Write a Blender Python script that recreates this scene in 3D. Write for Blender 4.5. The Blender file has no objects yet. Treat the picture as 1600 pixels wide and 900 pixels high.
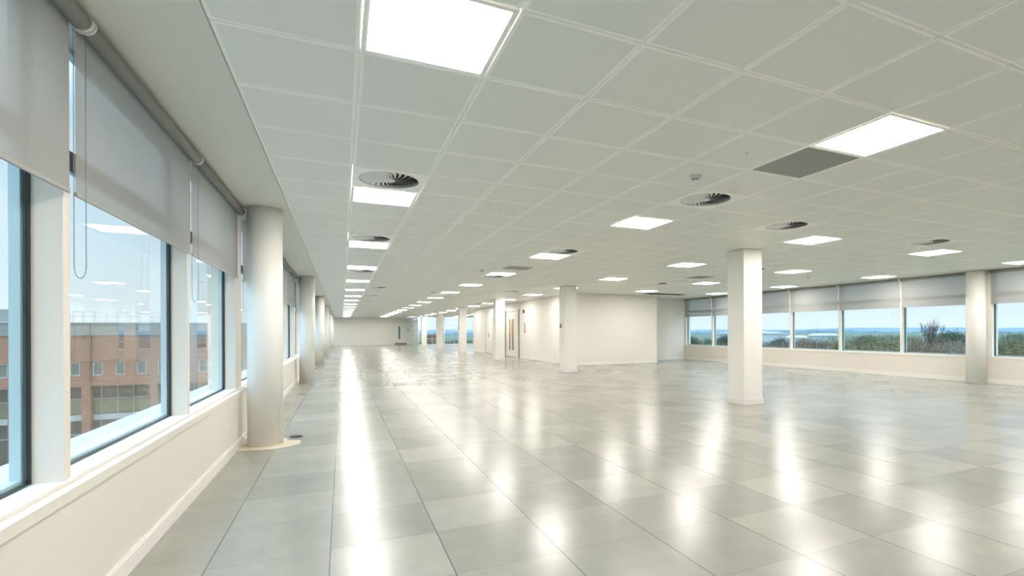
import bpy, bmesh, math, random
from mathutils import Vector, Matrix
random.seed(7)
S = bpy.context.scene
COL = S.collection

# ------------------------------------------------------------------ camera
CH, CEIL = 1.2578, 2.643
YAW, ROLL = 0.42782, -0.004
cam = bpy.data.cameras.new('camera')
cam.sensor_fit = 'HORIZONTAL'; cam.sensor_width = 36.0
cam.lens = 780.62 / 1600 * 36.0
cam.shift_x = (800 - 890.3) / 1600
cam.shift_y = (517.2 - 450) / 1600
cam.clip_end = 6000
co = bpy.data.objects.new('camera', cam); COL.objects.link(co)
r0 = Vector((math.cos(YAW), -math.sin(YAW), 0)); w0 = Vector((math.sin(YAW), math.cos(YAW), 0)); u0 = Vector((0, 0, 1))
r1 = r0 * math.cos(ROLL) + u0 * math.sin(ROLL); u1 = u0 * math.cos(ROLL) - r0 * math.sin(ROLL)
m = Matrix.Identity(4)
for k in range(3):
    m[k][0] = r1[k]; m[k][1] = u1[k]; m[k][2] = -w0[k]
m[2][3] = CH
co.matrix_world = m
S.camera = co

# ------------------------------------------------------------------ view, world
S.view_settings.view_transform = 'Standard'
S.view_settings.look = 'None'
S.view_settings.gamma = 1.0
S.view_settings.use_curve_mapping = False
S.view_settings.exposure = 0.52
PANEL = 27.0            # radiance of the ceiling panels
SKY = 0.86

W = bpy.data.worlds.new('overcast_sky'); S.world = W; W.use_nodes = True
nt = W.node_tree; nt.nodes.clear()
def N(t, ty, **kw):
    n = t.nodes.new(ty)
    for k, v in kw.items(): setattr(n, k, v)
    return n
out = N(nt, 'ShaderNodeOutputWorld'); bg = N(nt, 'ShaderNodeBackground'); bg.inputs['Strength'].default_value = SKY
tc = N(nt, 'ShaderNodeTexCoord'); sep = N(nt, 'ShaderNodeSeparateXYZ'); nt.links.new(tc.outputs['Generated'], sep.inputs[0])
ramp = N(nt, 'ShaderNodeValToRGB'); nt.links.new(sep.outputs['Z'], ramp.inputs[0])
e = ramp.color_ramp.elements
e[0].position = 0.0; e[0].color = (0.74, 0.86, 0.93, 1)
e[1].position = 0.5; e[1].color = (0.50, 0.72, 0.93, 1)
e2 = ramp.color_ramp.elements.new(0.12); e2.color = (0.65, 0.81, 0.91, 1)
mp = N(nt, 'ShaderNodeMapping'); mp.inputs['Scale'].default_value = (1.2, 1.2, 7.0); nt.links.new(tc.outputs['Generated'], mp.inputs[0])
nz = N(nt, 'ShaderNodeTexNoise'); nz.inputs['Scale'].default_value = 2.2; nz.inputs['Detail'].default_value = 6; nt.links.new(mp.outputs[0], nz.inputs['Vector'])
cr = N(nt, 'ShaderNodeValToRGB'); cr.color_ramp.elements[0].position = 0.42; cr.color_ramp.elements[1].position = 0.7
cr.color_ramp.elements[1].color = (0.55, 0.55, 0.55, 1)
nt.links.new(nz.outputs['Fac'], cr.inputs[0])
mx = N(nt, 'ShaderNodeMix', data_type='RGBA'); mx.inputs[7].default_value = (0.78, 0.86, 0.91, 1)
nt.links.new(cr.outputs[0], mx.inputs[0]); nt.links.new(ramp.outputs[0], mx.inputs[6])
mr = N(nt, 'ShaderNodeMapRange'); mr.inputs['From Min'].default_value = 0.30; mr.inputs['From Max'].default_value = 0.8
mr.inputs['To Min'].default_value = SKY; mr.inputs['To Max'].default_value = SKY * 5.2          # overcast sky is brightest overhead
nt.links.new(sep.outputs['Z'], mr.inputs['Value']); nt.links.new(mr.outputs[0], bg.inputs['Strength'])
nt.links.new(mx.outputs[2], bg.inputs['Color']); nt.links.new(bg.outputs[0], out.inputs[0])

# ------------------------------------------------------------------ helpers
def mat(name, color, rough=0.6, metal=0.0, spec=0.5, emis=None, noise=None, bump=None, trans=None):
    M = bpy.data.materials.new(name); M.use_nodes = True
    t = M.node_tree; b = t.nodes['Principled BSDF']
    b.inputs['Base Color'].default_value = (*color, 1); b.inputs['Roughness'].default_value = rough
    b.inputs['Metallic'].default_value = metal; b.inputs['Specular IOR Level'].default_value = spec
    if emis:
        b.inputs['Emission Color'].default_value = (*emis[0], 1); b.inputs['Emission Strength'].default_value = emis[1]
    if noise or bump:
        tcn = N(t, 'ShaderNodeTexCoord')
    if noise:
        sc, amt = noise
        n = N(t, 'ShaderNodeTexNoise'); n.inputs['Scale'].default_value = sc; n.inputs['Detail'].default_value = 5
        t.links.new(tcn.outputs['Object'], n.inputs['Vector'])
        x = N(t, 'ShaderNodeMix', data_type='RGBA')
        x.inputs[6].default_value = (*[c * (1 - amt) for c in color], 1); x.inputs[7].default_value = (*[min(1, c * (1 + amt)) for c in color], 1)
        t.links.new(n.outputs['Fac'], x.inputs[0]); t.links.new(x.outputs[2], b.inputs['Base Color'])
    if bump:
        sc, st = bump
        n = N(t, 'ShaderNodeTexNoise'); n.inputs['Scale'].default_value = sc; n.inputs['Detail'].default_value = 3
        t.links.new(tcn.outputs['Object'], n.inputs['Vector'])
        bp = N(t, 'ShaderNodeBump'); bp.inputs['Strength'].default_value = st; bp.inputs['Distance'].default_value = 0.002
        t.links.new(n.outputs['Fac'], bp.inputs['Height']); t.links.new(bp.outputs[0], b.inputs['Normal'])
    return M

def box(bm, x0, y0, z0, x1, y1, z1, mi=0):
    vs = [bm.verts.new(p) for p in ((x0,y0,z0),(x1,y0,z0),(x1,y1,z0),(x0,y1,z0),(x0,y0,z1),(x1,y0,z1),(x1,y1,z1),(x0,y1,z1))]
    for f in ((0,3,2,1),(4,5,6,7),(0,1,5,4),(1,2,6,5),(2,3,7,6),(3,0,4,7)):
        fc = bm.faces.new([vs[i] for i in f]); fc.material_index = mi
def cyl(bm, p, q, r, n=12, r2=None, cap=True, mi=0, smooth=True):
    p = Vector(p); q = Vector(q); r2 = r if r2 is None else r2
    d = (q - p).normalized(); a = d.orthogonal().normalized(); b = d.cross(a)
    A = []; B = []
    for k in range(n):
        t = 2 * math.pi * k / n; v = a * math.cos(t) + b * math.sin(t)
        A.append(bm.verts.new(p + v * r)); B.append(bm.verts.new(q + v * r2))
    for k in range(n):
        f = bm.faces.new((A[k], A[(k+1) % n], B[(k+1) % n], B[k])); f.material_index = mi; f.smooth = smooth
    if cap:
        bm.faces.new(A[::-1]).material_index = mi; bm.faces.new(B).material_index = mi
def tube(bm, pts, r, n=6):
    rings = []
    pts = [Vector(p) for p in pts]
    for i, p in enumerate(pts):
        d = (pts[min(i+1, len(pts)-1)] - pts[max(i-1, 0)]).normalized()
        a = d.cross(Vector((0.31, 0.95, 0.05))).normalized(); b = d.cross(a)
        rings.append([bm.verts.new(p + (a * math.cos(2*math.pi*k/n) + b * math.sin(2*math.pi*k/n)) * r) for k in range(n)])
    for A, B in zip(rings, rings[1:]):
        for k in range(n):
            f = bm.faces.new((A[k], A[(k+1) % n], B[(k+1) % n], B[k])); f.smooth = True
def link(name, bm, mats, parent=None, bevel=0):
    if bevel:
        bmesh.ops.bevel(bm, geom=[e for e in bm.edges if e.is_manifold and e.calc_face_angle(0) > 0.8], offset=bevel, segments=2, affect='EDGES', profile=0.5)
    bmesh.ops.recalc_face_normals(bm, faces=bm.faces)
    me = bpy.data.meshes.new(name); bm.to_mesh(me); bm.free()
    for M in (mats if isinstance(mats, (list, tuple)) else [mats]): me.materials.append(M)
    o = bpy.data.objects.new(name, me); COL.objects.link(o)
    if parent: o.parent = parent
    return o
def tag(o, label, cat, group=None):
    o['label'] = label; o['category'] = cat
    if group: o['group'] = group
    return o
def struct(o): o['kind'] = 'structure'; return o
def empty(name, loc, rz=0):
    o = bpy.data.objects.new(name, None); COL.objects.link(o); o.location = loc; o.rotation_euler = (0, 0, rz)
    o.empty_display_size = 0.1
    return o
def dup(root, loc, rz=None):
    def cp(o, par):
        c = o.copy(); COL.objects.link(c)
        for k in ('label', 'category', 'group'):
            if par is None and k in c: del c[k]
        if par is not None: c.parent = par
        for ch in o.children: cp(ch, c)
        return c
    r = cp(root, None); r.location = loc
    if rz is not None: r.rotation_euler = (0, 0, rz)
    return r
ORD = ['first','second','third','fourth','fifth','sixth','seventh','eighth','ninth','tenth','eleventh','twelfth','thirteenth','fourteenth','fifteenth','sixteenth','seventeenth','eighteenth','nineteenth','twentieth',
       'twenty-first','twenty-second','twenty-third','twenty-fourth','twenty-fifth','twenty-sixth','twenty-seventh','twenty-eighth']

# ------------------------------------------------------------------ materials
WALL = mat('white_wall_paint', (0.80, 0.765, 0.705), 0.55, bump=(350, 0.06))
CREAM = mat('cream_wall_paint', (0.77, 0.72, 0.645), 0.5, bump=(350, 0.06))
COLM = mat('column_white_paint', (0.86, 0.845, 0.795), 0.45)
WHITE = mat('white_gloss_trim', (0.83, 0.81, 0.77), 0.35)
SILLW = mat('white_sill', (0.86, 0.86, 0.85), 0.3)
SOFF = mat('soffit_plaster', (0.74, 0.73, 0.66), 0.6, bump=(300, 0.05))
TILE = mat('ceiling_tile_perforated', (0.81, 0.83, 0.785), 0.42, bump=(900, 0.05))
RIM = mat('ceiling_tile_rim', (0.98, 0.98, 0.93), 0.35)
DARK = mat('dark_void', (0.03, 0.03, 0.03), 0.9)
GREYP = mat('grey_perforated', (0.24, 0.26, 0.25), 0.5)
GASK = mat('black_gasket', (0.018, 0.03, 0.035), 0.5)
FRAME = mat('aluminium_frame', (0.45, 0.58, 0.62), 0.4, 0.3)
EXTW = mat('exterior_white_flashing', (0.50, 0.57, 0.60), 0.5)
PLAST = mat('white_plastic', (0.80, 0.80, 0.78), 0.35)
CHROME = mat('grey_metal', (0.45, 0.46, 0.46), 0.3, 1.0)
CHAIN = mat('bead_chain', (0.25, 0.26, 0.26), 0.35, 0.8)
DOORG = mat('door_grey_frame', (0.24, 0.25, 0.235), 0.5)
DOORW = mat('door_white_leaf', (0.80, 0.78, 0.72), 0.4)
BRASS = mat('bronze_handle', (0.36, 0.22, 0.09), 0.35, 0.7)
RED = mat('red_plastic', (0.55, 0.03, 0.03), 0.4)
BLACK = mat('black_plastic', (0.03, 0.02, 0.02), 0.4)
LAMPM = mat('lit_panel', (0.9, 0.9, 0.9), 0.5, emis=((1.0, 0.945, 0.89), PANEL))
MAT_MAT = mat('brown_mat', (0.28, 0.22, 0.16), 0.9)
PATCH = mat('bare_board', (0.62, 0.53, 0.40), 0.8, noise=(12, 0.15))

def fabric_mat():
    M = bpy.data.materials.new('blind_fabric'); M.use_nodes = True; t = M.node_tree; t.nodes.clear()
    o = N(t, 'ShaderNodeOutputMaterial'); d = N(t, 'ShaderNodeBsdfDiffuse'); tr = N(t, 'ShaderNodeBsdfTranslucent'); mi = N(t, 'ShaderNodeMixShader')
    tcn = N(t, 'ShaderNodeTexCoord')
    mp = N(t, 'ShaderNodeMapping'); mp.inputs['Scale'].default_value = (1, 1, 6); t.links.new(tcn.outputs['Object'], mp.inputs[0])
    n = N(t, 'ShaderNodeTexNoise'); n.inputs['Scale'].default_value = 60; n.inputs['Detail'].default_value = 4; t.links.new(mp.outputs[0], n.inputs['Vector'])
    x = N(t, 'ShaderNodeMix', data_type='RGBA'); x.inputs[6].default_value = (0.36, 0.35, 0.325, 1); x.inputs[7].default_value = (0.45, 0.435, 0.40, 1)
    t.links.new(n.outputs['Fac'], x.inputs[0]); t.links.new(x.outputs[2], d.inputs[0])
    tr.inputs[0].default_value = (0.44, 0.45, 0.44, 1)
    mi.inputs[0].default_value = 0.19
    t.links.new(d.outputs[0], mi.inputs[1]); t.links.new(tr.outputs[0], mi.inputs[2])
    tp = N(t, 'ShaderNodeBsdfTransparent'); m3 = N(t, 'ShaderNodeMixShader'); m3.inputs[0].default_value = 0.12      # open weave
    t.links.new(mi.outputs[0], m3.inputs[1]); t.links.new(tp.outputs[0], m3.inputs[2]); t.links.new(m3.outputs[0], o.inputs[0])
    return M
FAB = fabric_mat()
BARM = mat('blind_hem', (0.38, 0.37, 0.34), 0.7)
TUBEM = mat('blind_roller_cloth', (0.27, 0.27, 0.255), 0.7)

def glass_mat():
    M = bpy.data.materials.new('window_glass'); M.use_nodes = True; t = M.node_tree; t.nodes.clear()
    o = N(t, 'ShaderNodeOutputMaterial'); g = N(t, 'ShaderNodeBsdfGlossy'); tr = N(t, 'ShaderNodeBsdfTransparent'); mi = N(t, 'ShaderNodeMixShader')
    fr = N(t, 'ShaderNodeFresnel'); fr.inputs['IOR'].default_value = 1.5
    g.inputs['Roughness'].default_value = 0.0; g.inputs['Color'].default_value = (1, 1, 1, 1)
    tr.inputs[0].default_value = (0.93, 0.968, 0.975, 1)
    ml = N(t, 'ShaderNodeMath', operation='MULTIPLY'); ml.inputs[1].default_value = 1.25; ml.use_clamp = True
    gm = N(t, 'ShaderNodeNewGeometry'); iv = N(t, 'ShaderNodeMath', operation='SUBTRACT'); iv.inputs[0].default_value = 1.0
    t.links.new(gm.outputs['Backfacing'], iv.inputs[1])
    m2 = N(t, 'ShaderNodeMath', operation='MULTIPLY'); t.links.new(ml.outputs[0], m2.inputs[0]); t.links.new(iv.outputs[0], m2.inputs[1])
    t.links.new(fr.outputs[0], ml.inputs[0]); t.links.new(m2.outputs[0], mi.inputs[0])
    t.links.new(tr.outputs[0], mi.inputs[1]); t.links.new(g.outputs[0], mi.inputs[2]); t.links.new(mi.outputs[0], o.inputs[0])
    return M
GLASS = glass_mat()

FX, FY, FT = -0.6647, 5.603, 0.6
def floor_mat():
    M = bpy.data.materials.new('raised_floor_panels'); M.use_nodes = True; t = M.node_tree; b = t.nodes['Principled BSDF']
    L = t.links.new
    tcn = N(t, 'ShaderNodeTexCoord'); sp = N(t, 'ShaderNodeSeparateXYZ'); L(tcn.outputs['Object'], sp.inputs[0])
    def mth(op, a, bb=None, c=None):
        n = N(t, 'ShaderNodeMath', operation=op)
        for i, v in enumerate((a, bb, c)):
            if v is None: continue
            if isinstance(v, (int, float)): n.inputs[i].default_value = v
            else: L(v, n.inputs[i])
        return n.outputs[0]
    u = mth('DIVIDE', mth('SUBTRACT', sp.outputs['X'], FX), FT); v = mth('DIVIDE', mth('SUBTRACT', sp.outputs['Y'], FY), FT)
    iu = mth('FLOOR', u); iv = mth('FLOOR', v)
    fu = mth('ABSOLUTE', mth('SUBTRACT', mth('FRACT', u), 0.5)); fv = mth('ABSOLUTE', mth('SUBTRACT', mth('FRACT', v), 0.5))
    cb = N(t, 'ShaderNodeCombineXYZ'); L(iu, cb.inputs[0]); L(iv, cb.inputs[1])
    wn = N(t, 'ShaderNodeTexWhiteNoise', noise_dimensions='2D'); L(cb.outputs[0], wn.inputs['Vector'])
    # colour
    mp = N(t, 'ShaderNodeMapping'); mp.inputs['Scale'].default_value = (1.0, 1.0, 1.0); L(tcn.outputs['Object'], mp.inputs[0])
    off = N(t, 'ShaderNodeVectorMath', operation='MULTIPLY_ADD'); L(wn.outputs['Color'], off.inputs[0]); off.inputs[1].default_value = (9, 9, 9); L(mp.outputs[0], off.inputs[2])
    n1 = N(t, 'ShaderNodeTexNoise'); n1.inputs['Scale'].default_value = 3.5; n1.inputs['Detail'].default_value = 8; n1.inputs['Roughness'].default_value = 0.65; L(off.outputs[0], n1.inputs['Vector'])
    x = N(t, 'ShaderNodeMix', data_type='RGBA'); x.inputs[6].default_value = (0.20, 0.205, 0.18, 1); x.inputs[7].default_value = (0.40, 0.39, 0.34, 1)
    fac = mth('ADD', mth('MULTIPLY', wn.outputs['Value'], 0.32), mth('MULTIPLY', n1.outputs['Fac'], 0.62)); L(fac, x.inputs[0])
    # seams
    su = mth('GREATER_THAN', fu, 0.5 - 0.0050); sv = mth('GREATER_THAN', fv, 0.5 - 0.0026)
    seam = mth('MAXIMUM', mth('MULTIPLY', su, 0.9), mth('MULTIPLY', sv, 0.55))
    x2 = N(t, 'ShaderNodeMix', data_type='RGBA'); L(seam, x2.inputs[0]); L(x.outputs[2], x2.inputs[6]); x2.inputs[7].default_value = (0.07, 0.075, 0.07, 1)
    L(x2.outputs[2], b.inputs['Base Color'])
    n2 = N(t, 'ShaderNodeTexNoise'); n2.inputs['Scale'].default_value = 6; n2.inputs['Detail'].default_value = 6; L(off.outputs[0], n2.inputs['Vector'])
    rg = mth('ADD', 0.215, mth('ADD', mth('MULTIPLY', n2.outputs['Fac'], 0.015), mth('MULTIPLY', wn.outputs['Value'], 0.015))); L(mth('MAXIMUM', rg, mth('MULTIPLY', su, 0.25)), b.inputs['Roughness'])
    b.inputs['Specular IOR Level'].default_value = 0.62
    # slight tilt of each panel
    vm = N(t, 'ShaderNodeVectorMath', operation='SUBTRACT'); L(wn.outputs['Color'], vm.inputs[0]); vm.inputs[1].default_value = (0.5, 0.5, 0.5)
    vs = N(t, 'ShaderNodeVectorMath', operation='MULTIPLY'); L(vm.outputs[0], vs.inputs[0]); vs.inputs[1].default_value = (0.005, 0.011, 0)
    n3 = N(t, 'ShaderNodeTexNoise'); n3.inputs['Scale'].default_value = 1.6; n3.inputs['Detail'].default_value = 1; L(off.outputs[0], n3.inputs['Vector'])
    v3 = N(t, 'ShaderNodeVectorMath', operation='SUBTRACT'); L(n3.outputs['Color'], v3.inputs[0]); v3.inputs[1].default_value = (0.5, 0.5, 0.5)
    v4 = N(t, 'ShaderNodeVectorMath', operation='MULTIPLY'); L(v3.outputs[0], v4.inputs[0]); v4.inputs[1].default_value = (0.001, 0.004, 0)
    g = N(t, 'ShaderNodeNewGeometry')
    va = N(t, 'ShaderNodeVectorMath', operation='ADD'); L(g.outputs['Normal'], va.inputs[0]); L(vs.outputs[0], va.inputs[1])
    vb = N(t, 'ShaderNodeVectorMath', operation='ADD'); L(va.outputs[0], vb.inputs[0]); L(v4.outputs[0], vb.inputs[1])
    vn = N(t, 'ShaderNodeVectorMath', operation='NORMALIZE'); L(vb.outputs[0], vn.inputs[0]); L(vn.outputs[0], b.inputs['Normal'])
    return M
FLOORM = floor_mat()

def brick_mat():
    M = bpy.data.materials.new('red_brick'); M.use_nodes = True; t = M.node_tree; b = t.nodes['Principled BSDF']
    tcn = N(t, 'ShaderNodeTexCoord'); mp = N(t, 'ShaderNodeMapping'); mp.inputs['Rotation'].default_value = (math.pi/2, 0, 0)
    t.links.new(tcn.outputs['Object'], mp.inputs[0])
    br = N(t, 'ShaderNodeTexBrick'); t.links.new(mp.outputs[0], br.inputs['Vector'])
    br.inputs['Color1'].default_value = (0.35, 0.135, 0.065, 1); br.inputs['Color2'].default_value = (0.28, 0.11, 0.055, 1); br.inputs['Mortar'].default_value = (0.26, 0.16, 0.11, 1)
    br.inputs['Scale'].default_value = 1.0; br.inputs['Brick Width'].default_value = 0.22; br.inputs['Row Height'].default_value = 0.075; br.inputs['Mortar Size'].default_value = 0.008
    t.links.new(br.outputs['Color'], b.inputs['Base Color']); b.inputs['Roughness'].default_value = 0.85
    return M
BRICK = brick_mat()

# ------------------------------------------------------------------ dimensions of the room
XL, XR = -1.03, 13.75            # lower wall faces
YB, YE = -4.0, 51.5              # back and far ends
BAY, MOD = 7.478, 1.8695
SILL = 0.63
COREX0, COREX1, COREY0, COREY1 = 7.65, 11.3, 16.5, 31.7
JOGY = 18.0
CX, CY, T = 0.0857, 2.670, 0.62313

# floor and ceiling
bm = bmesh.new(); box(bm, -1.2, YB - 0.1, -0.25, XR + 0.35, YE + 0.1, 0.0)
struct(link('floor', bm, FLOORM))

LIGHTS = []
for i in (0, 5, 10, 15, 20):
    for j in range(-6, 75, 5):
        x, y = CX + (i + .5) * T, CY + (j + .5) * T
        if x > COREX0 - .3 and COREY0 - .3 < y < COREY1 + .3: continue
        if x > COREX1 - .3 and JOGY - .4 < y < COREY1 + .3: continue
        if x > 6.2 and y > 46.2: continue
        LIGHTS.append((i, j))
SWIRL = [(0,3),(0,8),(5,2),(5,8),(8,3),(13,3),(0,15),(1,22),(1,28),(1,34),(1,41),(8,22),(5,15),(9,34),(9,40),(13,15),(13,9)]
GREY = [(5,0),(5,12),(13,12)]
special = set(LIGHTS) | set(SWIRL) | set(GREY)
bm = bmesh.new()
def tilecell(i, j):
    x0 = CX + i * T; y0 = CY + j * T; x1 = x0 + T; y1 = y0 + T; g = 0.0025; r = 0.020; z = CEIL; d = 0.007
    def ring(o, zz): return [bm.verts.new(p) for p in ((x0+o,y0+o,zz),(x1-o,y0+o,zz),(x1-o,y1-o,zz),(x0+o,y1-o,zz))]
    A = ring(0, z + 0.012); B = ring(g, z + 0.012); C = ring(g + 0.003, z + 0.002); D = ring(g + r - 0.002, z); E_ = ring(g + r, z + 0.0005)
    for P, Q, mi in ((A, B, 1), (B, C, 1), (C, D, 1), (D, E_, 1)):
        for k in range(4):
            f = bm.faces.new((P[k], P[(k+1) % 4], Q[(k+1) % 4], Q[k])); f.material_index = mi
    bm.faces.new(E_).material_index = 0
for i in range(-1, 21):
    for j in range(-10, 79):
        if (i, j) in special: continue
        if CX + (i+1)*T > 6.31 and CY + j*T > 46.5: continue
        tilecell(i, j)
box(bm, -1.3, YB - .1, CEIL + 0.16, XR + .4, YE + .2, CEIL + 0.4, 2)
ceiling = struct(link('ceiling', bm, [TILE, RIM, SOFF]))

# perimeter soffits with their shadow-gap angle
bm = bmesh.new()
xe = CX - T
box(bm, -1.20, YB, CEIL, xe - 0.012, YE, CEIL + 0.158)
box(bm, xe - 0.012, YB, CEIL - 0.004, xe, YE, CEIL + 0.02)
struct(link('trim_1', bm, SOFF))
bm = bmesh.new(); xe = CX + 21 * T
box(bm, xe + 0.012, YB, CEIL, 13.92, JOGY + .1, CEIL + 0.158)
box(bm, xe, YB, CEIL - 0.004, xe + 0.012, JOGY + .1, CEIL + 0.02)
struct(link('trim_2', bm, SOFF))

# ------------------------------------------------------------------ window walls
wn_ct = [0]
def window(side, y0, y1):
    """side -1 left wall, +1 right wall: aluminium frame, black gasket, pane"""
    wn_ct[0] += 1
    gx = (XL - 0.145) if side < 0 else (XR + 0.145)       # inner glass plane
    s = side
    root = empty('window_%d' % wn_ct[0], (gx, (y0 + y1) / 2, SILL)); struct(root)
    L = (y1 - y0) / 2; Z = CEIL - SILL; zt = 2.08 - SILL
    b = bmesh.new()
    def bx(ya, za, yb, zb, xa, xb): box(b, min(s*xa, s*xb), ya, za, max(s*xa, s*xb), yb, zb)
    fw = 0.030
    bx(-L, 0, -L + fw, Z, 0.020, 0.055); bx(L - fw, 0, L, Z, 0.020, 0.055)
    bx(-L + fw, 0, L - fw, 0.025, 0.020, 0.055); bx(-L + fw, Z - fw, L - fw, Z, 0.020, 0.055)
    bx(-L + fw, zt - 0.035, L - fw, zt + 0.035, 0.020, 0.055)
    link('window_frame', b, FRAME, root)
    b = bmesh.new(); g = 0.014
    bx(-L, 0, -L + g, Z, 0, 0.012); bx(L - g, 0, L, Z, 0, 0.012)
    bx(-L + g, 0, L - g, 0.008, 0, 0.012)
    bx(-L + g, zt - 0.045, L - g, zt + 0.045, 0, 0.012)
    link('gasket', b, GASK, root)
    b = bmesh.new(); bx(-L + g, 0.008, L - g, zt - 0.045, 0.013, 0.017); bx(-L + g, zt + 0.045, L - g, Z - .005, 0.013, 0.017)
    link('pane', b, GLASS, root)

def window_wall(side, name, bname, y0, y1, piers, solids):
    """piers: centre lines of slim piers; solids: (ya, yb) solid stretches"""
    s = side; X = XL if s < 0 else XR
    pf = 0.045                                   # pier face set back from the lower panel face
    b = bmesh.new()
    def bx(xa, ya, za, xb, yb, zb, mi=0):
        p, q = X + s*xa, X + s*xb; box(b, min(p, q), ya, za, max(p, q), yb, zb, mi)
    bx(0, y0, 0, 0.23, y1, 0.565)                # lower panel
    bx(-0.012, y0, 0.565, 0.23, y1, 0.612)       # ledge
    bx(pf - 0.008, y0, 0.612, 0.23, y1, SILL - 0.004)
    for p in piers: bx(pf, p - 0.03, SILL - 0.004, 0.20, p + 0.03, CEIL)
    for a, c in solids: bx(pf, a, SILL - 0.004, 0.30, c, CEIL)
    w = struct(link(name, b, [CREAM]))
    b = bmesh.new()
    bx(pf - 0.009, y0, SILL - 0.004, 0.157, y1, SILL + 0.0)
    struct(link('trim_%d' % (3 if s < 0 else 4), b, SILLW))
    b = bmesh.new(); bx(-0.016, y0, 0.0, 0.0, y1, 0.088); bx(-0.010, y0, 0.088, 0.0, y1, 0.10)
    struct(link(bname, b, WHITE))
    b = bmesh.new(); bx(0.235, y0, SILL - 0.06, 0.52, y1, SILL - 0.035); bx(0.505, y0, SILL - 0.2, 0.52, y1, SILL - 0.06)
    struct(link('trim_%d' % (5 if s < 0 else 6), b, EXTW))
    # openings between piers and solids
    edges = sorted([(p - 0.03, p + 0.03) for p in piers] + list(solids))
    ops = []
    for (a0, a1), (b0, b1) in zip(edges, edges[1:]):
        if b0 - a1 > 0.3: window(s, a1, b0); ops.append((a1, b0))
    return ops

# left
COLY = [6.56 + BAY * k for k in range(-1, 6)]
piersL = []; solidsL = [(YB, YB + 0.2)]
for k in range(-1, 7):
    e0 = 6.585 + BAY * (k - 1)         # bay k runs from e0 to e0 + BAY
    for n in range(1, 4):
        y = e0 + MOD * n
        if YB + .6 < y < YE - .6: piersL.append(y - (0.0 if k else 0.0))
    if YB + .2 < e0 < YE - .7: solidsL.append((e0, e0 + 0.34))
solidsL.append((YE - 0.2, YE))
opsL = window_wall(-1, 'wall_left', 'baseboard_left', YB, YE, piersL, solidsL)
# right
solidsR = [(YB, YB + .2), (-0.95, -0.6), (6.52, 6.98), (14.0, 14.45), (17.92, JOGY)]
piersR = [-2.6, 0.95, 2.85, 4.7, 8.60, 10.45, 12.28, 16.2]
opsR = window_wall(1, 'wall_right', 'baseboard_right', YB, JOGY, piersR, solidsR)

# back, far and core walls
def wall(name, x0, y0, x1, y1, M=WALL, z1=CEIL):
    b = bmesh.new(); box(b, x0, y0, 0, x1, y1, z1); return struct(link(name, b, M))
wall('wall_back', XL - .3, YB - .15, XR + .3, YB)
wall('wall_far', XL - .3, YE, 6.32, YE + .15)
wall('wall_recess', COREX1, JOGY, XR + .3, JOGY + .15)
b = bmesh.new()
box(b, COREX0, COREY0, 0, COREX1, COREY0 + .15, CEIL)             # front
box(b, COREX1 - .15, COREY0 + .15, 0, COREX1, JOGY + .15, CEIL)
DY0, DY1, DZ = 22.42, 24.86, 2.31                                  # double door opening
EY0, EY1 = 27.15, 28.75
box(b, COREX0, COREY0 + .15, 0, COREX0 + .15, DY0, CEIL)
box(b, COREX0, DY1, 0, COREX0 + .15, EY0, CEIL)
box(b, COREX0, EY1, 0, COREX0 + .15, COREY1, CEIL)
box(b, COREX0, DY0, DZ, COREX0 + .15, DY1, CEIL)
box(b, COREX0, EY0, 2.12, COREX0 + .15, EY1, CEIL)
box(b, COREX0 + .15, COREY1 - .15, 0, XR + .3, COREY1, CEIL)
struct(link('wall_core', b, WALL))
b = bmesh.new()
box(b, COREX0 - .015, COREY0 - .015, 0, COREX1, COREY0, .10)
box(b, COREX1, COREY0 - .015, 0, COREX1 + .015, JOGY, .10)
box(b, COREX1 + .015, JOGY - .015, 0, XR - .016, JOGY, .10)
for a, c in ((COREY0, DY0), (DY1, EY0), (EY1, COREY1 )): box(b, COREX0 - .015, a, 0, COREX0, c, .10)
box(b, XL, YE - .015, 0, 4.6, YE, .10); box(b, 5.75, YE - .015, 0, 6.22, YE, .10)
struct(link('baseboard_core', b, WHITE))
# small cornice line under the ceiling on the core
b = bmesh.new()
box(b, COREX0 - .03, COREY0 - .03, CEIL - .03, COREX1 + .02, COREY0, CEIL); box(b, COREX0 - .03, COREY0, CEIL - .03, COREX0, COREY1, CEIL)
struct(link('trim_7', b, SOFF))

# far glazing: screen wall at y = 46.5 with a return towards the far wall
b = bmesh.new(); GY = 46.5; GX = 6.27
ZT = 2.08
for x in (GX, 8.53, 10.1, 11.7, 13.7): box(b, x - .04, GY, 0, x + .04, GY + .12, CEIL)
for z0, z1 in ((0, .05), (ZT - .03, ZT + .03), (CEIL - .08, CEIL)): box(b, GX + .04, GY + .01, z0, 13.66, GY + .11, z1)
for y in (47.8, 49.1, 50.4): box(b, GX - .05, y - .03, 0, GX + .05, y + .03, CEIL)
for z0, z1 in ((0, .05), (2.2, 2.3), (CEIL - .06, CEIL)): box(b, GX - .04, GY + .12, z0, GX + .04, YE, z1)
wf = empty('window_%d' % (wn_ct[0] + 1), (0, 0, 0)); struct(wf)
link('window_frame', b, WHITE, wf)
b = bmesh.new(); box(b, GX + .04, GY + .05, .05, 13.66, GY + .056, ZT - .03); box(b, GX + .04, GY + .05, ZT + .03, 13.66, GY + .056, CEIL - .08)
box(b, GX - .003, GY + .12, .05, GX + .003, YE, 2.2)
link('pane', b, GLASS, wf)
b = bmesh.new()
for z in (1.10, .60): box(b, 6.5, GY + .3, z - .03, 13.5, GY + .36, z + .03)
for x in (7.5, 9.5, 11.5, 13.3): box(b, x, GY + .3, -.2, x + .04, GY + .36, 1.13)
box(b, 6.4, GY + .12, -.3, 13.7, GY + .6, -.2)
tag(link('guard_rail', b, EXTW), 'white metal guard rail outside the far glazed wall', 'railing')

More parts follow.
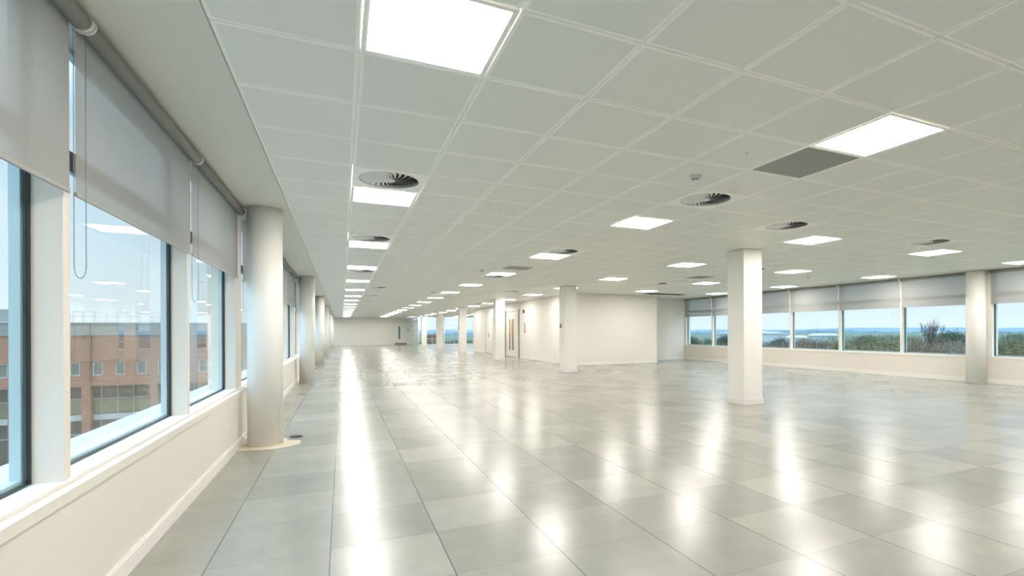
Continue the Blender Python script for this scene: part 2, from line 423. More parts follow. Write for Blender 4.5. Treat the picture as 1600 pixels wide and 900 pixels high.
# ------------------------------------------------------------------ columns
def sq_column(y, k):
    root = empty('square_column', (6.38, y, 0))
    b = bmesh.new(); box(b, -.205, -.195, 0, .205, .195, CEIL - 0.004)
    link('shaft', b, COLM, root, bevel=.004)
    b = bmesh.new(); box(b, -.222, -.212, 0, .222, .212, .088); box(b, -.213, -.203, .088, .213, .203, .10)
    link('skirting', b, WHITE, root, bevel=.002)
    tag(root, ['square white column closest to the camera, in the middle of the floor',
               'second square white column from the camera, in front of the core wall corner',
               'third square white column from the camera, left of the double doors',
               'fourth square white column from the camera, in front of the far glazing',
               'fifth square white column from the camera, before the far glazing',
               'farthest square white column, left of the far glazing'][k], 'column', 'square columns down the middle of the floor')
    return root
for k in range(6): sq_column(6.65 + BAY * k, k)
def rd_column(x, y, label, grp, r=.174):
    root = empty('round_column', (x, y, 0))
    b = bmesh.new(); cyl(b, (0, 0, 0), (0, 0, CEIL - .001), r, 64)
    link('shaft', b, COLM, root)
    b = bmesh.new(); cyl(b, (0, 0, 0), (0, 0, .012), r + .004, 64)
    link('base_ring', b, PATCH, root)
    tag(root, label, 'column', grp)
for k in range(6):
    rd_column(-.785, 6.53 + BAY * k, 'round white column beside the left windows, %s from the camera' % ('closest to' if k == 0 else ORD[k] + ' one') if k else 'round white column beside the left windows, closest to the camera',
              'round columns along the left window wall')
rd_column(13.62, 6.76, 'round white column standing against the right-hand window wall', 'round columns along the right window wall', .187)
rd_column(13.62, 14.24, 'round white column at the right window wall hidden behind the nearest square column', 'round columns along the right window wall', .187)

# ------------------------------------------------------------------ roller blinds
def blind(length, side, near):
    root = empty('roller_blind', (0, 0, 0)); s = side; L = length
    b = bmesh.new(); cyl(b, (0, .012, 2.600), (0, L - .012, 2.600), .036, 28); link('roller_tube', b, TUBEM, root)
    zb = 1.87
    b = bmesh.new()
    b.faces.new([b.verts.new(p) for p in ((s*.036, .018, zb - .002), (s*.036, L - .018, zb - .002), (s*.036, L - .018, 2.600), (s*.036, .018, 2.600))]); link('fabric', b, FAB, root)
    b = bmesh.new(); box(b, min(s*.032, s*.041), .018, zb - .016, max(s*.032, s*.041), L - .018, zb); link('bottom_bar', b, BARM, root, bevel=.002)
    for y in (0.0, L - .012):
        b = bmesh.new(); cyl(b, (0, y, 2.600), (0, y + .012, 2.600), .0415, 24); box(b, -.02, y, 2.61, .02, y + .012, CEIL - .001); link('bracket', b, PLAST, root)
    b = bmesh.new()                              # chain: a hanging loop around the tube end
    pts = []; zc = 1.545; rr = .020
    for z in range(0, 28): pts.append((s*.016 - rr, .004, 2.60 - (2.60 - zc) * z / 27))
    for a in range(1, 12):
        t = math.pi * a / 12; pts.append((s*.016 - rr * math.cos(t), .004, zc - .05 * math.sin(t)))
    for z in range(0, 28): pts.append((s*.016 + rr, .004, zc + (2.60 - zc) * z / 27))
    tube(b, pts, .0011, 5)
    if near:
        d = 0; last = Vector(pts[0]); step = .0085
        for p, q in zip(pts, pts[1:]):
            p = Vector(p); q = Vector(q); n = max(1, round((q - p).length / step))
            for k in range(n):
                c = p.lerp(q, k / n)
                bmesh.ops.create_icosphere(b, subdivisions=1, radius=.0027, matrix=Matrix.Translation(c))
    link('chain', b, CHAIN, root)
    return root
protos = {}
def place_blind(side, y0, y1, near, label, grp):
    X = (XL + .0) if side < 0 else (XR - .0)
    L = round(y1 - y0, 3); key = (side, L, near)
    x = X + (0.012 if side < 0 else -0.012)
    if key in protos: o = dup(protos[key], (x, y0, 0))
    else: o = blind(L, side, near); protos[key] = o; o.location = (x, y0, 0)
    tag(o, label, 'blind', grp)
def merged(ops):        # one blind per opening reaching to the middle of each pier
    return [(a - .022, c + .022) for a, c in ops]
vis = 0
for (a, c) in merged(opsL):
    if c < 0: continue
    n = vis; vis += 1
    nm = {0: 'next to the camera, outside the left edge', 1: 'nearest the camera, cut by the left edge of the photo', 2: 'above the brick building view', 3: 'ending at the nearest round column'}.get(n)
    if n <= 3:
        lab = 'grey half-lowered roller blind ' + nm
    else: lab = 'grey roller blind on the left wall, %s beyond the nearest round column' % ORD[n - 4]
    place_blind(-1, a, c, n < 4, lab, 'roller blinds on the left windows')
rl = [(a, c) for a, c in merged(opsR) if c > 3]
rl.sort(key=lambda t: -t[1])
for n, (a, c) in enumerate(rl):
    place_blind(1, a, c, False, 'grey roller blind on the right window wall, %s from its far end' % ORD[n], 'roller blinds on the right windows')

# ------------------------------------------------------------------ ceiling fittings
def light_proto():
    root = empty('ceiling_light', (0, 0, 0)); h = T / 2 - .004
    b = bmesh.new(); w = .024
    box(b, -h, -h, -.002, h, -h + w, .014); box(b, -h, h - w, -.002, h, h, .014)
    box(b, -h, -h + w, -.002, -h + w, h - w, .014); box(b, h - w, -h + w, -.002, h, h - w, .014)
    link('frame', b, RIM, root)
    b = bmesh.new(); box(b, -h + w, -h + w, .003, h - w, h - w, .010); link('diffuser', b, LAMPM, root)
    return root
LP = light_proto()
rowname = {0: 'in the row nearest the left windows', 5: 'in the second row from the left', 10: 'in the row beside the square columns', 15: 'in the fourth row from the left', 20: 'in the row nearest the right windows'}
cnt = {}
for n, (i, j) in enumerate(LIGHTS):
    loc = (CX + (i + .5) * T, CY + (j + .5) * T, CEIL)
    o = LP if n == 0 else dup(LP, loc)
    o.location = loc
    if j < -1: tag(o, 'lit square panel behind the camera %s' % rowname[i], 'ceiling light', 'square LED ceiling lights'); continue
    c = cnt.get(i, 0); cnt[i] = c + 1
    tag(o, 'lit square ceiling panel, %s from camera %s' % (ORD[c], rowname[i]), 'ceiling light', 'square LED ceiling lights')

def swirl_proto():
    root = empty('swirl_diffuser', (0, 0, 0)); h = T / 2 - .003; R = .262
    b = bmesh.new(); n = 96
    inner = [b.verts.new((R * math.cos(2*math.pi*k/n), R * math.sin(2*math.pi*k/n), 0)) for k in range(n)]
    outer = []
    for k in range(n):
        t = 2*math.pi*k/n; c, s = math.cos(t), math.sin(t); q = h / max(abs(c), abs(s)); outer.append(b.verts.new((c*q, s*q, 0)))
    rim = [b.verts.new((v.co.x, v.co.y, .03)) for v in inner]; orim = [b.verts.new((v.co.x, v.co.y, .012)) for v in outer]
    for k in range(n):
        m_ = (k+1) % n
        b.faces.new((inner[k], inner[m_], outer[m_], outer[k])); b.faces.new((inner[k], rim[k], rim[m_], inner[m_])); b.faces.new((outer[k], outer[m_], orim[m_], orim[k]))
    me_ = link('face_plate', b, RIM, root)
    b = bmesh.new(); cyl(b, (0, 0, .075), (0, 0, .08), R + .02, 48); cyl(b, (0, 0, .0), (0, 0, .08), R + .012, 48, cap=False); link('plenum', b, DARK, root)
    b = bmesh.new(); nb = 24
    for k in range(nb):
        t0 = 2*math.pi*k/nb; vs = []
        m_ = 9
        for q in range(m_):
            rr = .045 + (R - .047) * q / (m_ - 1); t = t0 + .55 * (1 - q / (m_ - 1))
            c, s = math.cos(t), math.sin(t); wd = .002 + rr * .062
            tilt = .40                       # blades pitched so the slots face one way
            e1 = Vector((c*rr + s*wd, s*rr - c*wd, .001)); e2 = Vector((c*rr - s*wd, s*rr + c*wd, .001 + 2*wd*tilt))
            vs.append((b.verts.new(e1), b.verts.new(e2), b.verts.new(e1 + Vector((0,0,.0015))), b.verts.new(e2 + Vector((0,0,.0015)))))
        for p, q in zip(vs, vs[1:]):
            b.faces.new((p[0], q[0], q[1], p[1])); b.faces.new((p[2], p[3], q[3], q[2])); b.faces.new((p[0], p[2], q[2], q[0])); b.faces.new((p[1], q[1], q[3], p[3]))
    link('blades', b, PLAST, root)
    b = bmesh.new(); cyl(b, (0, 0, -.003), (0, 0, .01), .052, 32); cyl(b, (0, 0, -.007), (0, 0, -.003), .012, 12); link('hub', b, PLAST, root)
    return root
SP = swirl_proto()
swl = {(0,3):'behind the second light of the row nearest the left windows', (0,8):'beside the third light of the left-window row', (5,2):'below the smoke detector near the middle of the ceiling',
 (5,8):'beside the third light of the second row', (8,3):'over the nearest square column', (13,3):'nearest the right-hand windows', (0,15):'beyond the fourth light of the left-window row',
 (1,22):'just right of the left light row, nearest of four', (1,28):'just right of the left light row, second of four', (1,34):'just right of the left light row, third of four',
 (1,41):'just right of the left light row, farthest of four', (8,22):'in front of the double doors', (5,15):'beyond the fourth light of the second row',
 (9,34):'near the end of the core wall', (9,40):'before the far glazing', (13,15):'in front of the core front wall', (13,9):'behind the nearest square column'}
for n, ij in enumerate(SWIRL):
    loc = (CX + (ij[0] + .5) * T, CY + (ij[1] + .5) * T, CEIL)
    o = SP if n == 0 else dup(SP, loc)
    o.location = loc
    tag(o, 'round swirl ceiling diffuser ' + swl[ij], 'air vent', 'swirl air diffusers in the ceiling')

def perf_mat():
    M = bpy.data.materials.new('grey_perforated_metal'); M.use_nodes = True; t = M.node_tree; b = t.nodes['Principled BSDF']
    tcn = N(t, 'ShaderNodeTexCoord'); v = N(t, 'ShaderNodeTexVoronoi'); v.inputs['Scale'].default_value = 90; v.inputs['Randomness'].default_value = 0
    t.links.new(tcn.outputs['Object'], v.inputs['Vector'])
    c = N(t, 'ShaderNodeValToRGB'); c.color_ramp.elements[0].position = .30; c.color_ramp.elements[0].color = (.09, .10, .095, 1); c.color_ramp.elements[1].position = .42; c.color_ramp.elements[1].color = (.36, .385, .36, 1)
    t.links.new(v.outputs['Distance'], c.inputs[0]); t.links.new(c.outputs[0], b.inputs['Base Color']); b.inputs['Roughness'].default_value = .45
    return M
PERF = perf_mat()
for n, (i, j) in enumerate(GREY):
    root = empty('return_air_grille', (CX + (i + .5) * T, CY + (j + .5) * T, CEIL)); h = T / 2 - .003; w = .016
    b = bmesh.new(); box(b, -h, -h, 0, h, -h + w, .012); box(b, -h, h - w, 0, h, h, .012); box(b, -h, -h + w, 0, -h + w, h - w, .012); box(b, h - w, -h + w, 0, h, h - w, .012)
    link('frame', b, RIM, root)
    b = bmesh.new(); box(b, -h + w, -h + w, .002, h - w, h - w, .008); link('perforated_panel', b, PERF, root)
    tag(root, ['grey perforated square grille beside the big lit panel at upper right', 'grey perforated square grille beyond the middle of the second light row', 'grey perforated square grille left of the nearest square column'][n], 'air vent', 'grey perforated ceiling grilles')

# dark linear grille near the core front
root = empty('linear_grille', (11.15, 15.75, CEIL))
b = bmesh.new(); box(b, -.85, -.22, -.006, .85, -.20, .012); box(b, -.85, .20, -.006, .85, .22, .012); box(b, -.85, -.20, -.006, -.83, .20, .012); box(b, .83, -.20, -.006, .85, .20, .012)
link('frame', b, BLACK, root)
b = bmesh.new()
for k in range(10): y = -.19 + .04 * k; box(b, -.83, y, -.005, .83, y + .012, .0)
box(b, -.83, -.2, -.001, .83, .2, .0)  # flat black sheet painted in for the darkness of the open void behind the slats
link('slats', b, BLACK, root)
tag(root, 'dark linear ceiling grille in front of the plain core wall', 'air vent')

# smoke detectors and small sensors
def detector(i, j, label, dx=0, dy=0):
    root = empty('smoke_detector', (CX + (i + .5) * T + dx, CY + (j + .5) * T + dy, CEIL))
    b = bmesh.new(); cyl(b, (0, 0, 0), (0, 0, -.014), .056, 32, r2=.052); link('mounting_base', b, PLAST, root)
    b = bmesh.new(); cyl(b, (0, 0, -.014), (0, 0, -.030), .042, 32, r2=.040)
    cyl(b, (0, 0, -.040), (0, 0, -.050), .037, 32, r2=.022)
    for k in range(8):
        t = math.pi * k / 4; cyl(b, (.036*math.cos(t), .036*math.sin(t), -.030), (.036*math.cos(t), .036*math.sin(t), -.040), .004, 6)
    link('sensor_head', b, PLAST, root)
    b = bmesh.new(); cyl(b, (0, 0, -.030), (0, 0, -.040), .030, 24); link('sensing_chamber', b, BLACK, root)
    tag(root, label, 'smoke detector', 'smoke detectors')
detector(4, 1, 'white smoke detector hanging from the ceiling, closest to the camera')
detector(4, 13, 'white smoke detector left of the fourth light of the second row')
detector(4, 24, 'white smoke detector far down the second light row')
detector(17, 10, 'white smoke detector between the two right-hand light rows')
for (i, j), lab in (((4, 0), 'tiny white ceiling sensor between the smoke detector and the grey grille'), ((2, 4), 'tiny ceiling sensor right of the second light of the left row'), ((6, 3), 'tiny ceiling sensor right of the second light of the second row')):
    b = bmesh.new(); cyl(b, (0, 0, 0), (0, 0, -.006), .016, 20); cyl(b, (0, 0, -.006), (0, 0, -.014), .007, 12)
    o = link('ceiling_sensor', b, PLAST); o.location = (CX + (i + .5) * T, CY + (j + .5) * T, CEIL); tag(o, lab, 'sensor', 'small ceiling sensors')

# ------------------------------------------------------------------ doors in the core
def core_door(num, y0, y1, ztop, handles):
    root = struct(empty('door_%d' % num, (COREX0, (y0 + y1) / 2, 0))); L = (y1 - y0) / 2
    b = bmesh.new(); st = .30 if handles else .06
    box(b, .004, -L, 0, .10, -L + st, ztop); box(b, .004, L - st, 0, .10, L, ztop)
    link('recess_strip', b, DOORG, root)
    b = bmesh.new(); a = st
    box(b, -.02, -L + a, 0, .12, -L + a + .07, ztop); box(b, -.02, L - a - .07, 0, .12, L - a, ztop); box(b, -.02, -L + a + .07, ztop - .07, .12, L - a - .07, ztop)
    box(b, -.02, -L - .05, 0, -.001, -L, ztop + .05); box(b, -.02, L, 0, -.001, L + .05, ztop + .05); box(b, -.02, -L, ztop, -.001, L, ztop + .05)
    link('door_frame', b, WHITE, root)
    e = a + .07
    for s in (-1, 1):
        ya, yb = (-L + e, -.003) if s < 0 else (.003, L - e)
        b = bmesh.new(); box(b, .02, ya, .012, .065, yb, ztop - .075)
        lf = link('door_leaf', b, DOORW, root, bevel=.002)
        if handles:
            b = bmesh.new(); yy = s * .24; cyl(b, (-.05, yy, .33), (-.05, yy, 1.87), 0.026, 16)
            for z in (.45, 1.1, 1.75): cyl(b, (-.05, yy, z), (.02, yy, z), .010, 10)
            link('pull_handle', b, BRASS, lf)
            b = bmesh.new(); box(b, .012, s*.08 if s > 0 else -.18, .75 if s > 0 else .35, .02, .18 if s > 0 else -.08, 1.75); link('vision_panel', b, PATCH, lf)
        else:
            b = bmesh.new(); yy = s * .07; cyl(b, (-.03, yy, .95), (-.03, yy, 1.15), .012, 10); box(b, -.03, yy - .01, .96, .02, yy + .01, .98); box(b, -.03, yy - .01, 1.12, .02, yy + .01, 1.14)
            link('door_handle', b, CHROME, lf)
    b = bmesh.new(); box(b, .0, -L + e, 0, .08, L - e, .011); link('threshold', b, BLACK, root)
core_door(1, DY0, DY1, DZ, True)
core_door(2, EY0, EY1, 2.12, False)
# far door
root = struct(empty('door_3', (5.2, YE, 0)))
b = bmesh.new(); box(b, -.55, -.03, 0, -.48, 0, 2.18); box(b, .48, -.03, 0, .55, 0, 2.18); box(b, -.48, -.03, 2.11, .48, 0, 2.18); link('door_frame', b, WHITE, root)
b = bmesh.new(); box(b, -.48, -.015, .01, .48, 0, 2.11); lf = link('door_leaf', b, DOORW, root)
b = bmesh.new(); box(b, -.18, -.018, .55, .0, -.015, 1.75); link('vision_panel', b, mat('dim_blue_glass', (.10, .20, .27), .1), lf)
b = bmesh.new(); box(b, -.40, -.05, .98, -.28, -.016, 1.02); link('door_handle', b, CHROME, lf)
b = bmesh.new(); box(b, -.50, -.75, 0.0, .50, -.05, .17)
bmesh.ops.bevel(b, geom=[e_ for e_ in b.edges], offset=.02, segments=2, affect='EDGES')
stp = link('step_block', b, MAT_MAT); stp.location = (5.2, YE, 0)
tag(stp, 'brown low step in front of the far white door', 'step')
b = bmesh.new(); cyl(b, (0, 0, 0), (0, -.03, 0), .07, 16)
for k in (-1, 1): box(b, -.045, -.05, -.045 + (.0 if k < 0 else .0), .045, -.03, .045)
o = link('fire_call_point', b, RED); o.location = (5.93, YE, 1.42); tag(o, 'red fire call point on the far wall beside the white door', 'alarm')

# signs and plates on the core side wall
b = bmesh.new(); box(b, -.025, -.11, -.08, 0, .11, .08)
root = empty('fire_alarm_sounder', (COREX0, 21.9, 2.17)); link('housing', b, BLACK, root, bevel=.01)
b = bmesh.new(); cyl(b, (-.04, .04, 0), (-.025, .04, 0), .03, 12); link('sounder_lens', b, RED, root)
tag(root, 'small black and red alarm box high on the wall right of the double doors', 'alarm')
root = empty('extinguisher_sign', (COREX0, 21.75, 1.45))
b = bmesh.new(); box(b, -.01, -.07, -.18, 0, .07, .18); link('plate', b, CHROME, root)
b = bmesh.new(); box(b, -.013, -.07, -.26, 0, .07, -.18); link('red_label', b, RED, root)
tag(root, 'narrow vertical grey and red sign on the wall right of the double doors', 'sign')
# thermostat boxes on columns
for (x, y, z, lab) in ((6.38 - .205, 14.13 + .08, 1.42, 'small black thermostat on the left face of the second square column'), (6.38 - .205, 29.09, 1.45, 'small dark thermostat on the left face of the fourth square column')):
    root = empty('thermostat', (x, y, z))
    b = bmesh.new(); box(b, -.022, -.045, -.06, 0, .045, .06); link('case', b, BLACK, root, bevel=.005)
    b = bmesh.new(); box(b, -.024, -.03, .0, -.022, .03, .04); link('dial', b, CHROME, root)
    tag(root, lab, 'thermostat', 'thermostats on columns')

# floor grommet, bare board patch
root = empty('floor_grommet', (-.505, 6.85, 0))
b = bmesh.new(); cyl(b, (0, 0, 0), (0, 0, .006), .072, 32); link('rim', b, BLACK, root)
b = bmesh.new(); cyl(b, (0, 0, .006), (0, 0, .0085), .058, 32); cyl(b, (.02, .0, .0085), (.02, 0, .011), .012, 12); link('lid', b, mat('grommet_lid', (.06, .07, .065), .5), root)
tag(root, 'round dark floor cable grommet beside the nearest round column', 'cable outlet')
b = bmesh.new()
pts = [(-1.01, 6.27), (-.80, 6.22), (-.66, 6.19), (-.50, 6.30), (-.43, 6.36), (-.44, 6.58), (-.58, 6.66), (-.60, 6.78), (-1.01, 6.80)]
lo = [b.verts.new((x, y, 0)) for x, y in pts]; hi = [b.verts.new((x, y, .0035)) for x, y in pts]
b.faces.new(hi); b.faces.new(lo[::-1])
for k in range(len(pts)): b.faces.new((lo[k], lo[(k+1) % len(pts)], hi[(k+1) % len(pts)], hi[k]))
tag(link('floor_patch', b, PATCH), 'bare beige board patch around the foot of the nearest round column', 'floor patch')

# ------------------------------------------------------------------ outside, left: brick office building
OLIVE = mat('olive_glazing', (.06, .065, .035), .6); WIN = mat('dull_window', (.10, .125, .10), .6); WFR = mat('pale_window_frame', (.42, .45, .42), .6)
LOUV = mat('grey_louvre', (.20, .215, .195), .7, noise=(3, .15)); CONC = mat('pale_concrete', (.45, .47, .44), .8)
DY = 60.0
bd = empty('office_building', (-20, DY, -10))
def part(name, M, boxes, par=bd):
    b = bmesh.new()
    for q in boxes: box(b, q[0] + 20, q[1] - DY, q[2] + 10, q[3] + 20, q[4] - DY, q[5] + 10)
    return link(name, b, M, par)
wx0 = -46; wx1 = -5.0
winX = [-20.52 + 1.6 * k for k in range(-15, 10)]
part('wall', BRICK, [(wx0, DY + .25, -3.65, wx1, DY + 14, 1.02), (wx0, DY, -1.45, wx1, DY + .25, 1.02), (wx0, DY, -3.65, wx1, DY + .25, -2.65)] +
     [(a + .36, DY, -2.65, c - .36, DY + .25, -1.45) for a, c in zip(winX, winX[1:])])
for x in winX:
    f = part('window', WFR, [(x - .36, DY + .05, -2.65, x - .29, DY + .2, -1.45), (x + .29, DY + .05, -2.65, x + .36, DY + .2, -1.45), (x - .29, DY + .05, -1.52, x + .29, DY + .2, -1.45), (x - .29, DY + .05, -2.65, x + .29, DY + .2, -2.57)])
    part('window_pane', WIN, [(x - .29, DY + .1, -2.57, x + .29, DY + .12, -1.52)], f)
part('roof_band', LOUV, [(wx0, DY - .1, 1.02, wx1, DY + 13, 2.15)])
part('coping', CONC, [(wx0, DY - .2, 2.15, wx1, DY + 13, 2.25)])
part('recessed_glazing', OLIVE, [(wx0, DY + 1.6, -10, wx1, DY + 14, -3.65)])
b_ = []
for k in range(-5, 4):
    x = -21.35 + 4.9 * k
    if wx0 < x < wx1: part('pier', BRICK, [(x - .32, DY, -10, x + .32, DY + .6, -3.65)])
part('balcony_slab', CONC, [(wx0, DY + .7, -6.85, wx1, DY + 1.6, -6.4)])
mull = [(wx0 + 1.2 * k, DY + 1.5, -10, wx0 + 1.2 * k + .07, DY + 1.6, -3.65) for k in range(34)] + [(wx0, DY + 1.5, z, wx1, DY + 1.6, z + .08) for z in (-5.0, -8.3)]
part('glazing_bars', WFR, mull)
part('panel_infill', mat('olive_panel', (.20, .19, .09), .7), [(wx0, DY + 1.55, -6.3, wx1, DY + 1.62, -5.0)])
part('downpipe', mat('brown_pipe', (.16, .09, .06), .6), [(-21.05, DY - .12, -3.6, -20.95, DY, 2.1)])
POLE = mat('scaffold_pole', (.42, .45, .45), .5, .5)
b = bmesh.new()
for k in range(30):
    x = -26 + .42 * k; h = 3.35 + .5 * random.random()
    cyl(b, (x, DY + 1 + .8 * (k % 2), 2.2), (x + random.uniform(-.1, .1), DY + 1 + .8 * (k % 2), h), .022, 5)
for z in (2.75, 3.2): cyl(b, (-26, DY + 1, z), (-13.8, DY + 1, z), .02, 5); cyl(b, (-26, DY + 1.8, z + .1), (-13.8, DY + 1.8, z + .1), .02, 5)
tag(link('roof_scaffold', b, POLE), 'thin grey scaffold railing on the roof of the brick building', 'scaffold')
tag(bd, 'red brick office building seen through the left windows', 'building')
# roof plant
b = bmesh.new(); box(b, -31, DY + 4, 2.25, -26.4, DY + 8, 3.1); box(b, -30, DY + 4.5, 3.1, -27.5, DY + 7, 3.5); box(b, -44, DY + 3, 2.25, -33, DY + 8, 2.9)
tag(link('roof_plant', b, LOUV), 'grey plant housing on the brick building roof at the left edge', 'roof plant')
# cars
def car(x, y, rz, M, lab):
    root = empty('car', (x, y, -10), rz)
    b = bmesh.new(); prof = [(-2.1, .35), (-2.15, .8), (-1.9, .95), (-1.45, 1.0), (-.9, 1.42), (.5, 1.45), (1.15, .98), (2.0, .85), (2.15, .55), (2.1, .35)]
    A = [b.verts.new((p, -.85, z)) for p, z in prof]; B = [b.verts.new((p, .85, z)) for p, z in prof]
    b.faces.new(A); b.faces.new(B[::-1])
    for k in range(len(prof)): b.faces.new((A[k], A[(k+1) % len(prof)], B[(k+1) % len(prof)], B[k]))
    link('body', b, M, root, bevel=.06)
    b = bmesh.new(); box(b, -.85, -.86, 1.0, .6, .86, 1.32); box(b, -1.3, -.7, 1.03, 1.0, .7, 1.28); link('side_glass', b, BLACK, root)
    for px in (-1.3, 1.3):
        for s in (-1, 1):
            b = bmesh.new(); cyl(b, (px, s * .88, .32), (px, s * .68, .32), .32, 20); link('wheel', b, BLACK, root)
    tag(root, lab, 'car', 'cars in the car park below')
CARW = mat('white_car_paint', (.75, .78, .80), .25)
car(-27.2, 46.5, .2, CARW, 'white parked car at the bottom left window edge'); car(-24.0, 50.5, .2, mat('silver_car_paint', (.4, .42, .45), .25, .5), 'silver parked car below the brick building')

# ground and landscape
ASPH = mat('asphalt', (.13, .14, .14), .9, noise=(.3, .2)); FIELD = mat('winter_scrub', (.12, .135, .06), .95, noise=(.03, .45))
b = bmesh.new(); box(b, -70, -40, -10.3, 8, 58, -10); tag(link('car_park', b, ASPH), 'grey asphalt car park below the left windows', 'ground')
b = bmesh.new()
vs = [b.verts.new(p) for p in ((-3000, -1500, -12), (4500, -1500, -12), (4500, 4500, -12), (-3000, 4500, -12))]; b.faces.new(vs)
bo = link('ground_terrain', b, FIELD); struct(bo)

def hills(name, dist, h0, h1, M, label, seed, wob):
    rnd = random.Random(seed); ph = [rnd.random() * 6.28 for _ in range(8)]
    b = bmesh.new(); n = 260; rows = []
    for k in range(n + 1):
        hd = math.radians(-40 + 125 * k / n)
        f = sum(math.sin(hd * (5 + 6.3 * q) + ph[q]) / (1 + q * .6) for q in range(8)) / 3.0
        f += .25 * math.sin(hd * 190 + ph[2]) * wob + .2 * math.sin(hd * 411 + ph[5]) * wob
        h = h0 + (h1 - h0) * (.5 + .5 * max(-1, min(1, f)))
        r_ = []
        for dd, zz in ((-120, -13), (-40, h * .5 - 6.5), (0, h), (150, h * .8), (500, -13)):
            r_.append(b.verts.new(((dist + dd) * math.sin(hd), (dist + dd) * math.cos(hd), zz)))
        rows.append(r_)
    for A, B in zip(rows, rows[1:]):
        for q in range(4): b.faces.new((A[q], B[q], B[q+1], A[q+1]))
    o = link(name, b, M); o['kind'] = 'structure'
    return o
hills('hill_far', 2600, 0, 15, mat('distant_hills_haze_tint', (.12, .185, .245), 1, noise=(.004, .15)), '', 3, .3)  # aerial haze is painted in: the blue is part of the hill colour
hills('hill_near', 1100, -6, 1.5, mat('wooded_hill', (.07, .115, .13), 1, noise=(.02, .35)), '', 5, 1)  # bluish haze tint mixed into this hill's colour as well
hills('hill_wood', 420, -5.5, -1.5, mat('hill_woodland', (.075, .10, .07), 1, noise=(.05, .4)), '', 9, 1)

# trees on the right
TW = [mat('twigs_olive', (.15, .145, .07), .9, noise=(.8, .3)), mat('twigs_brown', (.15, .115, .08), .9, noise=(.8, .3)), mat('foliage_dark', (.04, .08, .05), .9, noise=(.8, .3)), mat('twigs_green', (.11, .13, .06), .9, noise=(.8, .3))]
BARK = mat('bark', (.10, .075, .06), .9)
def crown_mesh(seed, rx, rz, n, size):
    rnd = random.Random(seed); b = bmesh.new()
    lobes = [(rnd.uniform(-.5, .5) * rx, rnd.uniform(-.5, .5) * rx, rnd.uniform(-.4, .45) * rz, rnd.uniform(.45, .7)) for _ in range(7)]
    for k in range(n):
        lx, ly, lz, ls = rnd.choice(lobes)
        v = Vector((rnd.gauss(0, 1), rnd.gauss(0, 1), rnd.gauss(0, 1))).normalized() * (.55 + .5 * rnd.random())
        c = Vector((lx + v.x * rx * ls, ly + v.y * rx * ls, lz + v.z * rz * ls))
        a = Vector((rnd.gauss(0, 1), rnd.gauss(0, 1), rnd.gauss(0, 1.4))).normalized(); q = a.orthogonal().normalized()
        s = size * rnd.uniform(.5, 1.4)
        b.faces.new([b.verts.new(c - a * s), b.verts.new(c + q * s * .3), b.verts.new(c + a * s)])
    return b
def trunk_bm(h, r, seed, limbs=7, spread=1.6, zb=.45):
    rnd = random.Random(seed); b = bmesh.new(); cyl(b, (0, 0, 0), (0, 0, h * .75), r, 8, r2=r * .45)
    for k in range(limbs):
        t = 6.28 * k / limbs + rnd.random(); z = h * (zb + .3 * rnd.random()); q = Vector((math.cos(t) * spread, math.sin(t) * spread, z + h * (.2 + .15 * rnd.random())))
        cyl(b, (0, 0, z), q, r * .4, 6, r2=r * .12)
    return b
def tree_proto(seed, ci, h, rx, rz):
    root = empty('tree', (0, 0, 0))
    link('trunk', trunk_bm(h, .16, seed), BARK, root)
    c = link('crown', crown_mesh(seed, rx, rz, 2600, .20 if ci != 2 else .26), TW[ci], root); c.location = (0, 0, h - rz)
    return root
TP = [tree_proto(1, 0, 9.5, 2.6, 2.6), tree_proto(2, 1, 9, 2.4, 2.4), tree_proto(3, 3, 9.5, 2.8, 2.5), tree_proto(4, 1, 8.5, 2.3, 2.7), tree_proto(5, 2, 10, 2.2, 2.8)]
TL = ['olive-green leafless woodland tree outside the right windows', 'brown twiggy woodland tree outside the right windows', 'green-tinted woodland tree outside the right windows', 'reddish brown bare scrub tree outside the right windows', 'dark evergreen tree outside the right windows']
TG = ['olive woodland trees', 'brown woodland trees', 'green woodland trees', 'bare scrub trees', 'dark evergreens outside']
used = set()
def put_tree(k, hd, d, top, sc=1.0):
    x, y = d * math.sin(hd), d * math.cos(hd)
    o = TP[k] if k not in used else dup(TP[k], (x, y, 0))
    used.add(k)
    H_ = [9.5, 9, 9.5, 8.5, 10][k] * sc
    o.location = (x, y, top - H_); o.scale = (sc, sc, sc); o.rotation_euler = (0, 0, random.random() * 6.28)
    tag(o, TL[k], 'tree', TG[k])
rt = random.Random(11)
def px2hd(px): return math.atan((px - 890.3) / 780.62) + YAW
def zat(px, py, d):         # height of a pixel row at ground distance d
    a = math.atan((px - 890.3) / 780.62); return CH + (517.2 - 0.004 * (px - 890) - py) / 780.62 * d * math.cos(a)
for row, (dist, ptop, step) in enumerate(((62, 540, 36), (80, 535, 27), (105, 531, 20), (140, 528, 15))):
    px = 1068 + rt.random() * 10
    while px < 1625:
        lift = 0
        if px > 1290: lift = -3 - 1.5 * row * .4
        if px > 1340: lift -= 2
        if px < 1230: lift = 3
        d = dist * rt.uniform(.9, 1.1)
        k = rt.choice((0, 0, 2, 2, 1)) if 1300 < px < 1420 or px > 1540 else rt.choice((1, 3, 1, 3, 0))
        put_tree(k, px2hd(px), d, zat(px, ptop + lift + rt.uniform(-2, 3), d), rt.uniform(.85, 1.15))
        px += step * rt.uniform(.7, 1.3)
for px, py, d in ((1086, 523, 115), (1110, 526, 118), (1127, 521, 120), (1136, 524, 122), (1213, 524, 110), (1490, 513, 105), (1502, 516, 100), (1512, 518, 98), (1580, 517, 120), (1598, 519, 118)):
    put_tree(4, px2hd(px), d, zat(px, py, d), 1.05)
